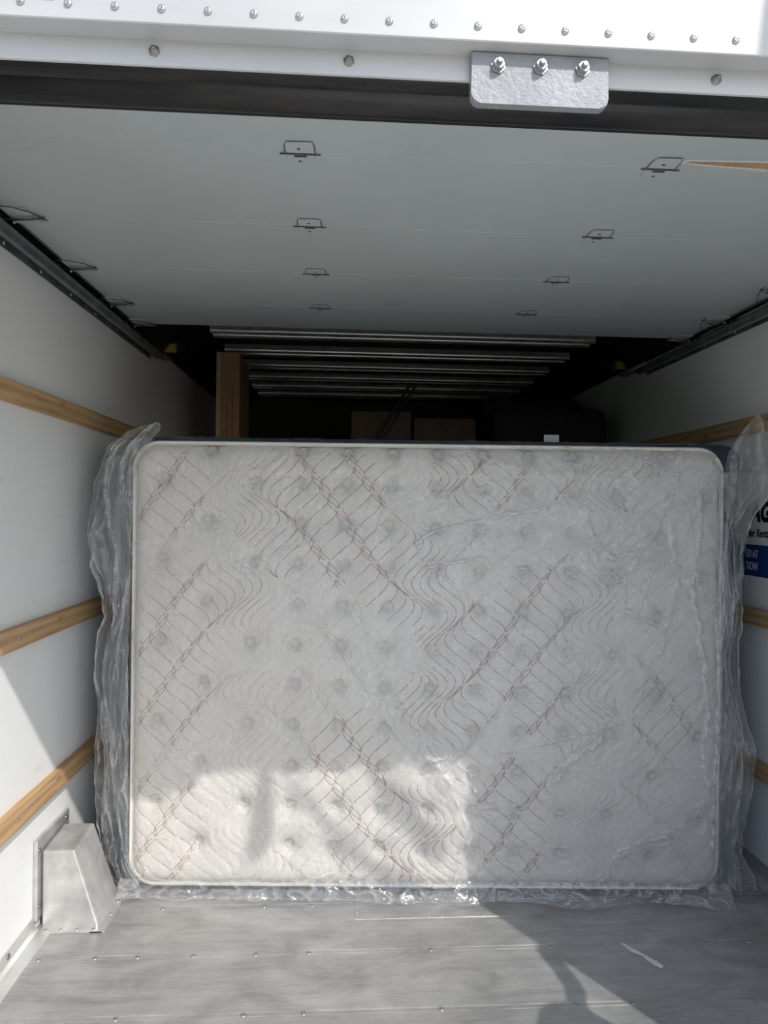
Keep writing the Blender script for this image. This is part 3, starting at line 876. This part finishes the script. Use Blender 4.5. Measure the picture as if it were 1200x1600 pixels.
# ------------------------------------------------------------------ plastic bag
bag = empty('plastic_mattress_bag', MO, 'clear crinkled plastic bag pulled over the mattress with loose ends at both sides', 'plastic bag', rz=MR)
CRE = [  # crease polylines in photograph-measured positions on the panel: pts, width m, height m, haze
    ([(590, 1050), (640, 1130), (700, 1220), (730, 1300), (700, 1390)], .010, .006, .35),
    ([(505, 985), (560, 1060), (620, 1150), (650, 1180)], .006, .003, .3),
    ([(560, 1050), (620, 1140), (700, 1225)], .020, .004, .28),
    ([(740, 812), (700, 818), (660, 832), (640, 848)], .005, .006, .6),
    ([(640, 848), (650, 868), (675, 878), (686, 902)], .004, .005, .6),
    ([(742, 812), (780, 800), (815, 794), (840, 792)], .006, .005, .5),
    ([(655, 885), (740, 868), (800, 884), (850, 880)], .005, .004, .45),
    ([(905, 818), (925, 850), (945, 866), (972, 858)], .009, .008, .6),
    ([(972, 850), (983, 870), (1045, 878)], .003, .004, .5),
    ([(918, 896), (945, 884), (955, 900), (935, 915), (918, 896)], .005, .006, .5),
    ([(965, 890), (962, 945), (985, 955), (1020, 972)], .006, .007, .75),
    ([(985, 955), (1000, 905), (1010, 880)], .003, .004, .5),
    ([(1045, 750), (1000, 840), (975, 880)], .012, .004, .25),
    ([(1050, 700), (1030, 780), (1045, 900), (1020, 1010)], .014, .005, .22),
    ([(1080, 770), (1078, 830), (1072, 880), (1068, 930)], .012, .008, .40),
    ([(1072, 880), (1085, 920), (1100, 945), (1118, 925), (1126, 905)], .004, .006, .5),
    ([(1060, 900), (1078, 960), (1086, 1010), (1100, 1060)], .010, .009, .5),
    ([(1110, 955), (1115, 1010), (1120, 1060)], .007, .008, .6),
    ([(1086, 1000), (1092, 1060), (1100, 1110), (1090, 1150), (1100, 1230)], .008, .007, .45),
    ([(1118, 1010), (1116, 1100), (1112, 1200), (1110, 1320)], .007, .008, .5),
    ([(775, 1172), (850, 1153), (920, 1134), (985, 1112)], .0035, .005, .6),
    ([(860, 1215), (880, 1185), (930, 1150)], .012, .004, .25),
    ([(735, 1262), (760, 1250), (778, 1262), (765, 1268), (735, 1262)], .010, .010, .55),
    ([(738, 1278), (742, 1305), (757, 1345), (780, 1370)], .0035, .006, .8),
    ([(760, 1272), (790, 1300), (825, 1318)], .004, .005, .4),
    ([(660, 1180), (700, 1178), (725, 1200), (740, 1235)], .008, .006, .35),
    ([(265, 1175), (300, 1165), (355, 1142)], .0035, .004, .6),
    ([(225, 1190), (280, 1180), (330, 1165)], .003, .003, .4),
    ([(366, 1098), (400, 1110), (385, 1128)], .003, .003, .5),
    ([(265, 1112), (290, 1103), (320, 1085)], .003, .004, .7),
    ([(228, 1130), (260, 1150), (300, 1190)], .004, .003, .25),
    ([(200, 855), (220, 848), (235, 842)], .004, .004, .5),
    ([(300, 820), (320, 822), (345, 815)], .004, .003, .4),
    ([(380, 740), (420, 730), (450, 700)], .008, .003, .3),
    ([(600, 1390), (640, 1372), (645, 1340), (640, 1330)], .008, .008, .4),
    ([(640, 1330), (660, 1370), (680, 1395)], .006, .008, .45),
    ([(470, 1380), (500, 1365), (520, 1360)], .004, .005, .5),
    ([(560, 800), (575, 770), (580, 740)], .003, .003, .35),
    ([(597, 760), (588, 800), (575, 850)], .003, .003, .35),
    ([(700, 950), (697, 1000), (690, 1050)], .0035, .003, .3),
    ([(780, 1050), (800, 1010), (812, 960), (815, 900)], .0035, .003, .25),
    ([(540, 960), (600, 1020), (680, 1080), (760, 1110)], .010, .003, .15),
    ([(960, 1320), (1020, 1300), (1095, 1292)], .004, .004, .3),
    ([(940, 1370), (960, 1330), (1060, 1280), (1100, 1240)], .020, .004, .2),
    ([(720, 690), (760, 720), (830, 735), (900, 735)], .010, .003, .15),
    ([(840, 725), (880, 720), (920, 728), (945, 735)], .004, .003, .3),
    ([(200, 1000), (320, 900), (450, 860), (560, 820)], .02, .003, .10),
]
def dist_poly(u, z, pts):
    D = np.full(u.shape, 9.0)
    for (a, b) in zip(pts[:-1], pts[1:]):
        ax, az = a; bx, bz = b
        L2 = (bx - ax) ** 2 + (bz - az) ** 2 + 1e-12
        t = np.clip(((u - ax) * (bx - ax) + (z - az) * (bz - az)) / L2, 0, 1)
        D = np.minimum(D, np.hypot(u - ax - t * (bx - ax), z - az - t * (bz - az)))
    return D
fx, fz = 520, 400
u_ = np.linspace(-0.02, MWd + 0.02, fx); z_ = np.linspace(0.006, MZ1 + 0.012, fz)
FU, FZ = np.meshgrid(u_, z_)
wx = vnoise(FU * 2.5, FZ * 2.5, 21) * 0.10; wz = vnoise(FU * 2.5 + 7, FZ * 2.5, 22) * 0.10
a_ = FU + wx; b_ = FZ + wz
r1 = ridge((a_ + 0.6 * b_) * 5.0, (b_ - 0.6 * a_) * 1.8, 31, 6)
r2 = ridge((a_ - 0.8 * b_) * 9.0, (b_ + 0.8 * a_) * 3.5, 33, 6)
r3 = ridge(a_ * 22, b_ * 16, 35, 5)
amt = np.clip(0.55 + 1.2 * vnoise(FU * 1.6 + 3, FZ * 1.6, 40), 0.1, 1.6)
amt *= 0.6 + 0.8 * np.clip((FU - 0.9) / 1.0, 0, 1)
hF = 0.006 + 0.004 * vnoise(FU * 3, FZ * 3, 41) + amt * (0.0045 * r1 + 0.0035 * r2 + 0.0015 * r3)
hz = 0.16 * amt * (r1 * 0.7 + r2 * 0.5 + 0.3 * r3) + 0.22 * np.clip((FU - 0.85) / 1.1, 0, 1)  # film milkier to the right, also standing in for reflected sky
for pts, w, h, hzv in CRE:
    P_ = [PX(*p) for p in pts]
    P2 = []
    for (p, q_) in zip(P_[:-1], P_[1:]):
        for t in (0, .33, .66): P2.append((p[0] + (q_[0] - p[0]) * t + random.uniform(-.003, .003), p[1] + (q_[1] - p[1]) * t + random.uniform(-.003, .003)))
    P2.append(P_[-1])
    u0 = min(p[0] for p in P2) - 0.06; u1 = max(p[0] for p in P2) + 0.06
    v0 = min(p[1] for p in P2) - 0.06; v1 = max(p[1] for p in P2) + 0.06
    msk = (FU > u0) & (FU < u1) & (FZ > v0) & (FZ < v1)
    D = dist_poly(FU[msk], FZ[msk], P2) + 0.0035 * vnoise(FU[msk] * 55, FZ[msk] * 55, 77)
    e = np.exp(-(D / (w * 0.85)) ** 2)
    br = np.clip(0.75 + 1.3 * vnoise(FU[msk] * 28, FZ[msk] * 28, 50), 0.05, 1.6)
    hF[msk] += 1.4 * h * e * (0.4 + 0.6 * br)
    hz[msk] += 1.5 * hzv * e * br
cz_ = crown(np.clip(FU, 0, MWd), np.clip(FZ, MZ0, MZ1))
outm = np.maximum(np.maximum(-FU, FU - MWd), np.maximum(MZ0 - FZ, FZ - MZ1))
yF = -(cz_ + hF + 0.004) 
yF = np.where(outm > 0, yF + outm * 0.9, yF)
FUr, FZr = round_rect(FU, FZ, -0.02, MWd + 0.02, 0.006, MZ1 + 0.012, cr + 0.012)
np_mesh('front_sheet', np.stack([FUr, yF, FZr], -1).reshape(-1, 3), grid_faces(fz, fx), M_FILM, bag, haze=np.clip(hz, 0, 1))

def skirt(name, rows, yin, yout, seed, nr=170, nc=46, fold=0.010, out=1, mt=None, hzb=0.1):
    """rows: (py, px_inner, px_outer) ; sheet hanging beyond the mattress edge"""
    rows = sorted(rows)
    py = np.array([r[0] for r in rows], float); pi = np.array([r[1] for r in rows], float); po = np.array([r[2] for r in rows], float)
    t = np.linspace(py[0], py[-1], nr)
    inn = np.interp(t, py, pi) + 1.5 * vnoise(t / 18, t * 0, seed); ou = np.interp(t, py, po) + 3.0 * vnoise(t / 22, t * 0 + 5, seed)
    s = np.linspace(0, 1, nc)
    PXg = inn[:, None] + (ou - inn)[:, None] * s[None, :]
    Ug = (PXg - 201) / 920 * MWd; Zg = MZ0 + (1386 - t[:, None]) / 690 * (MZ1 - MZ0) + 0 * PXg
    Zg = Zg + 0.006 * vnoise(PXg / 30, Zg * 5, seed + 1)
    S_ = s[None, :] + 0 * Zg
    wob = vnoise(Zg * 2.2, Zg * 0 + seed, seed + 9) * 0.6
    f1 = ridge(S_ * 1.5 + wob, Zg * 1.8, seed + 2, 4); f2 = ridge(S_ * 3 + wob * 2, Zg * 4.0, seed + 3, 9); f3 = ridge(S_ * 2.5 + Zg * 6, Zg * 9 - S_ * 2, seed + 4, 10)
    y = yin + (yout - yin) * S_ - fold * 1.6 * f1 - fold * 0.8 * f2 - fold * 0.4 * f3
    h = 0.04 + 0.18 * f1 * f1 + 0.5 * f2 ** 2 + 0.3 * f3
    h = h + 0.6 * np.exp(-((1 - S_) / 0.03) ** 2)
    Zg = np.maximum(Zg, 0.003)
    sc = 1.0 + (y - 0.0) / 2.3    # keep the hanging outline at its true size with depth
    return np_mesh(name, np.stack([Ug, y, Zg], -1).reshape(-1, 3), grid_faces(nr, nc), mt or M_FILM2, bag, haze=np.clip(h, 0, 1))
Lrows = [(664, 232, 240), (668, 246, 205), (676, 246, 182), (688, 236, 170), (700, 228, 152), (730, 212, 140), (760, 206, 130), (800, 204, 124), (840, 203, 119), (880, 202, 126), (910, 201, 134), (940, 200, 143), (972, 200, 150), (1000, 200, 138), (1050, 200, 134), (1120, 200, 140), (1200, 200, 134), (1290, 202, 138), (1350, 205, 150), (1392, 225, 166)]
Lrows2 = [(a, b - 4, c + 9 + 7 * math.sin(a / 37)) for a, b, c in Lrows if a > 676]
Rrows = [(638, 1166, 1184), (650, 1156, 1202), (662, 1148, 1208), (700, 1124, 1219), (730, 1118, 1221), (760, 1120, 1204), (790, 1119, 1184), (820, 1119, 1170), (860, 1118, 1164), (900, 1118, 1160), (950, 1117, 1165), (1020, 1116, 1158), (1080, 1115, 1163), (1140, 1114, 1178), (1185, 1113, 1187), (1240, 1112, 1184), (1300, 1111, 1172), (1340, 1110, 1170), (1365, 1106, 1182), (1392, 1100, 1192)]
Rrows2 = [(a, b + 2, c - 10 - 7 * math.sin(a / 31)) for a, b, c in Rrows if a > 700]
skirt('left_side_sheet', Lrows, -0.035, 0.03, 101)
skirt('left_side_sheet', Lrows2, -0.005, 0.05, 131, fold=0.014)
skirt('right_side_sheet', Rrows, -0.035, 0.02, 151, fold=0.012)
skirt('right_side_sheet', Rrows2, -0.005, 0.05, 181, fold=0.016)
# top sheet lying over the upper edge, bottom ruffle along the floor
tu_ = np.linspace(-0.02, MWd + 0.02, 300); ts = np.linspace(0, 1, 14)
TU, TS = np.meshgrid(tu_, ts)
TY = -0.03 + TS * 0.30
TZ = MZ1 + 0.016 + 0.016 * np.sin(np.clip(TS * 3, 0, 1.57)) + 0.006 * vnoise(TU * 8, TS * 2, 61) + 0.004 * vnoise(TU * 30, TS * 5, 62)
np_mesh('top_sheet', np.stack([TU, TY, TZ], -1).reshape(-1, 3), grid_faces(14, 300), M_FILM2, bag, haze=0.15 + 0.3 * ridge(TU * 12, TS * 3, 63, 5))
bu = np.linspace(-0.03, MWd + 0.03, 420); bs_ = np.linspace(0, 1, 16)
BU, BS = np.meshgrid(bu, bs_)
lam = 0.5 + 0.5 * vnoise(BU * 5, BU * 0, 71)
drop = 0.006 + 0.028 * np.clip(vnoise(BU * 4.2, BU * 0 + 3, 72) + 0.35 * (BU > 0.8) , 0, 1)
BY = -0.034 - BS * (0.012 + drop * 1.6) - 0.006 * ridge(BU * 16, BS * 2, 73, 3)
BZ = 0.055 * (1 - BS) ** 1.3 + 0.003 + 0.002 * (1 + vnoise(BU * 20, BS * 3, 74))
np_mesh('bottom_ruffle', np.stack([BU, BY, BZ], -1).reshape(-1, 3), grid_faces(16, 420), M_FILM2, bag, haze=0.05 + 0.4 * ridge(BU * 16, BS * 2, 73, 4))

# ------------------------------------------------------------------ cargo behind
tb_ = empty('tall_cardboard_box', (-0.72, 3.62, 0), 'tall narrow brown cardboard box standing upright behind the mattress', 'cardboard box')
bm = bmesh.new(); add_box(bm, 0, 0.125, 0, 0.35, 0.0, 2.18, bevel=0.003); bm_obj('carton', bm, M_CARD, tb_)
box('tape', (-0.0006, 0.022, -0.0008, 0.0, 0.0, 2.18), M_TAPE, tb_)
bm = bmesh.new()
for i in range(26): 
    add_box(bm, 0.085, 0.085 + 0.008 * random.uniform(0.4, 1), -0.0008, 0.0, 1.98 - 0.012 * i, 1.98 - 0.012 * i + 0.006)
    if i > 4: add_box(bm, 0.055, 0.055 + 0.008 * random.uniform(0.4, 1), -0.0008, 0.0, 1.98 - 0.012 * i, 1.98 - 0.012 * i + 0.006)
bm_obj('printed_text', bm, M_CARDINK, tb_)
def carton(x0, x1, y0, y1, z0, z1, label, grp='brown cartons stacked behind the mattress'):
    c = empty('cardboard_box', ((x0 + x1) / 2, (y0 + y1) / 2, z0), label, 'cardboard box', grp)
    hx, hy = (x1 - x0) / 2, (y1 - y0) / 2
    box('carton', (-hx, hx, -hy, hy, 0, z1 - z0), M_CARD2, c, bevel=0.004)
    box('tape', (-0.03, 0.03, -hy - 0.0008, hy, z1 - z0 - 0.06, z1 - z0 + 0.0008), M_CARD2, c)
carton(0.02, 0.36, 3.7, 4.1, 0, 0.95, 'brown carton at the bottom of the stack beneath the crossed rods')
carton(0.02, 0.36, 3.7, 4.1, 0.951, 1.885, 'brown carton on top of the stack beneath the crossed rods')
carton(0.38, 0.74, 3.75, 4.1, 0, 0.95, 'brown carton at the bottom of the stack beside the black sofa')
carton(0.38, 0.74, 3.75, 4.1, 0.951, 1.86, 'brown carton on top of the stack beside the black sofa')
rd = empty('rod_bundle', (-0.1, 3.4, 0), 'pair of thin dark rods leaning diagonally in the dark box', 'rods')
for d in (0, 0.035):
    tube('rod', [(0.0 + d - 0.6, 0, 0.0), (0.10 + d, 0.1, 1.55), (0.43 + d, 0.15, 2.03)][1:] if False else [(-0.75 + d, 0, 0.005), (0.44 + d, 0.15, 2.02)], 0.007, M_DARKGAP, rd, 8)
sf = empty('sofa_on_end', (1.13, 3.75, 0), 'black upholstered sofa stood on end in the dark at the right', 'sofa')
box('seat_base', (-0.34, 0.30, -0.25, 0.30, 0.0, 1.90), M_SOFA, sf, bevel=0.06, seg=4)
box('backrest', (-0.33, 0.29, 0.10, 0.38, 0.02, 2.02), M_SOFA, sf, bevel=0.07, seg=4)
ca = empty('curved_chair_arm', (-0.4, 4.2, 0), 'dark curved wooden chair frame beside the tall cardboard box', 'chair')
tube('frame', [(0.0, 0, 0.01), (0.0, 0, 1.5), (0.02, 0, 1.78), (0.10, 0, 1.74), (0.3, 0, 1.70), (0.34, 0, 1.55), (0.34, 0, 0.01)], 0.018, M_DARKGAP, ca, 8)

# ------------------------------------------------------------------ things added out of view to cast shadows and cut light
hd = empty('shade_hedge', (0, -8, -0.85), 'added dark hedge across the car park behind the photographer', 'shade_hedge')  # added to keep low light off the far interior
V = []; F = []
nh, mh = 90, 24
for i in range(nh):
    for j in range(mh):
        a = math.pi * j / (mh - 1)
        x = -14 + 13.5 * i / (nh - 1)
        b = 1 + 0.18 * bnoise(x * 1.3, j * 0.6, 91) + 0.1 * bnoise(x * 4, j * 1.7, 92)
        V.append((x, math.cos(a) * 0.9 * b, (abs(math.sin(a)) ** 0.45) * 3.6 * (0.94 + 0.06 * b)))
for i in range(nh - 1):
    for j in range(mh - 1):
        F.append((i * mh + j, i * mh + j + 1, (i + 1) * mh + j + 1, (i + 1) * mh + j))
mesh_obj('foliage', V, F, M_LEAF, hd)
TO = Vector((-3.2, -1.6, -0.85))
shadow_tree = empty('shadow_tree', TO, 'tree added out of view, branches shaped to shade the mattress', 'shadow_tree')  # invented for the shadow it throws on the mattress
tube('trunk', [(0, 0, 0), (0.05, 0, 1.5), (0.1, 0.1, 3.4), (0.5, 0.3, 5.0)], [0.16, 0.13, 0.10, 0.05], M_BARK, shadow_tree, 12)
def sh(px, py, t):  # branch point whose shade falls on the mattress face at the given place
    u, z = PX(px, py)
    w = Vector((MO.x + u * math.cos(MR), MO.y + u * math.sin(MR) - 0.03, z))
    return w - SUNV * (t / SUNV.y) - TO
top = sh(480, 950, 2.9)
tube('shadow_branch', [(0.5, 0.3, 5.0), (1.4, 0.6, 5.3), (2.6, 0.9, 5.0), top, sh(405, 1160, 2.4), sh(408, 1215, 2.1), sh(407, 1250, 2.0), sh(404, 1290, 1.9), sh(400, 1322, 1.85), sh(400, 1342, 1.83)],
     [0.04, 0.035, 0.02, 0.008, 0.008, 0.022, 0.028, 0.036, 0.038, 0.01], M_LEAF, shadow_tree, 10)
tube('shadow_branch', [(2.6, 0.9, 5.0), top, sh(430, 1195, 2.2), sh(462, 1235, 2.0), sh(500, 1275, 1.9), sh(530, 1318, 1.85), sh(580, 1352, 1.8), sh(640, 1385, 1.8), sh(665, 1400, 1.8)],
     [0.02, 0.006, 0.006, 0.008, 0.013, 0.017, 0.018, 0.018, 0.01], M_LEAF, shadow_tree, 10)
tube('shadow_branch', [(2.6, 0.9, 5.0), top, sh(560, 1180, 2.2), sh(592, 1225, 2.0), sh(620, 1255, 1.9), sh(650, 1290, 1.85), sh(690, 1335, 1.8)],
     [0.02, 0.006, 0.006, 0.022, 0.032, 0.030, 0.012], M_LEAF, shadow_tree, 10)
# added rolled blanket on the sill, out of view, shaped to shade the floor
M_BLK = simple('grey moving blanket', (0.45, 0.46, 0.48), 0.9, 0, 0.3, 30, 0.5)
rb = empty('rolled_shadow_blanket', (1.09, 0.93, 0.0), 'added grey rolled blanket standing on the sill beside the right jamb', 'shadow_blanket')
lathe('roll', [(0.085, 0.001), (0.095, 0.03), (0.095, 0.5), (0.098, 0.80), (0.085, 0.88), (0.05, 0.915), (0.0, 0.92)], (0, 0, 0), (0, 0, 1), M_BLK, rb, 28)
tube('strap', [(0.03, 0, 0.86), (0.10, -0.01, 0.98), (0.155, -0.01, 1.05), (0.19, -0.01, 1.13), (0.228, -0.005, 1.24)], 0.024, M_BLK, rb, 10)
print('done')
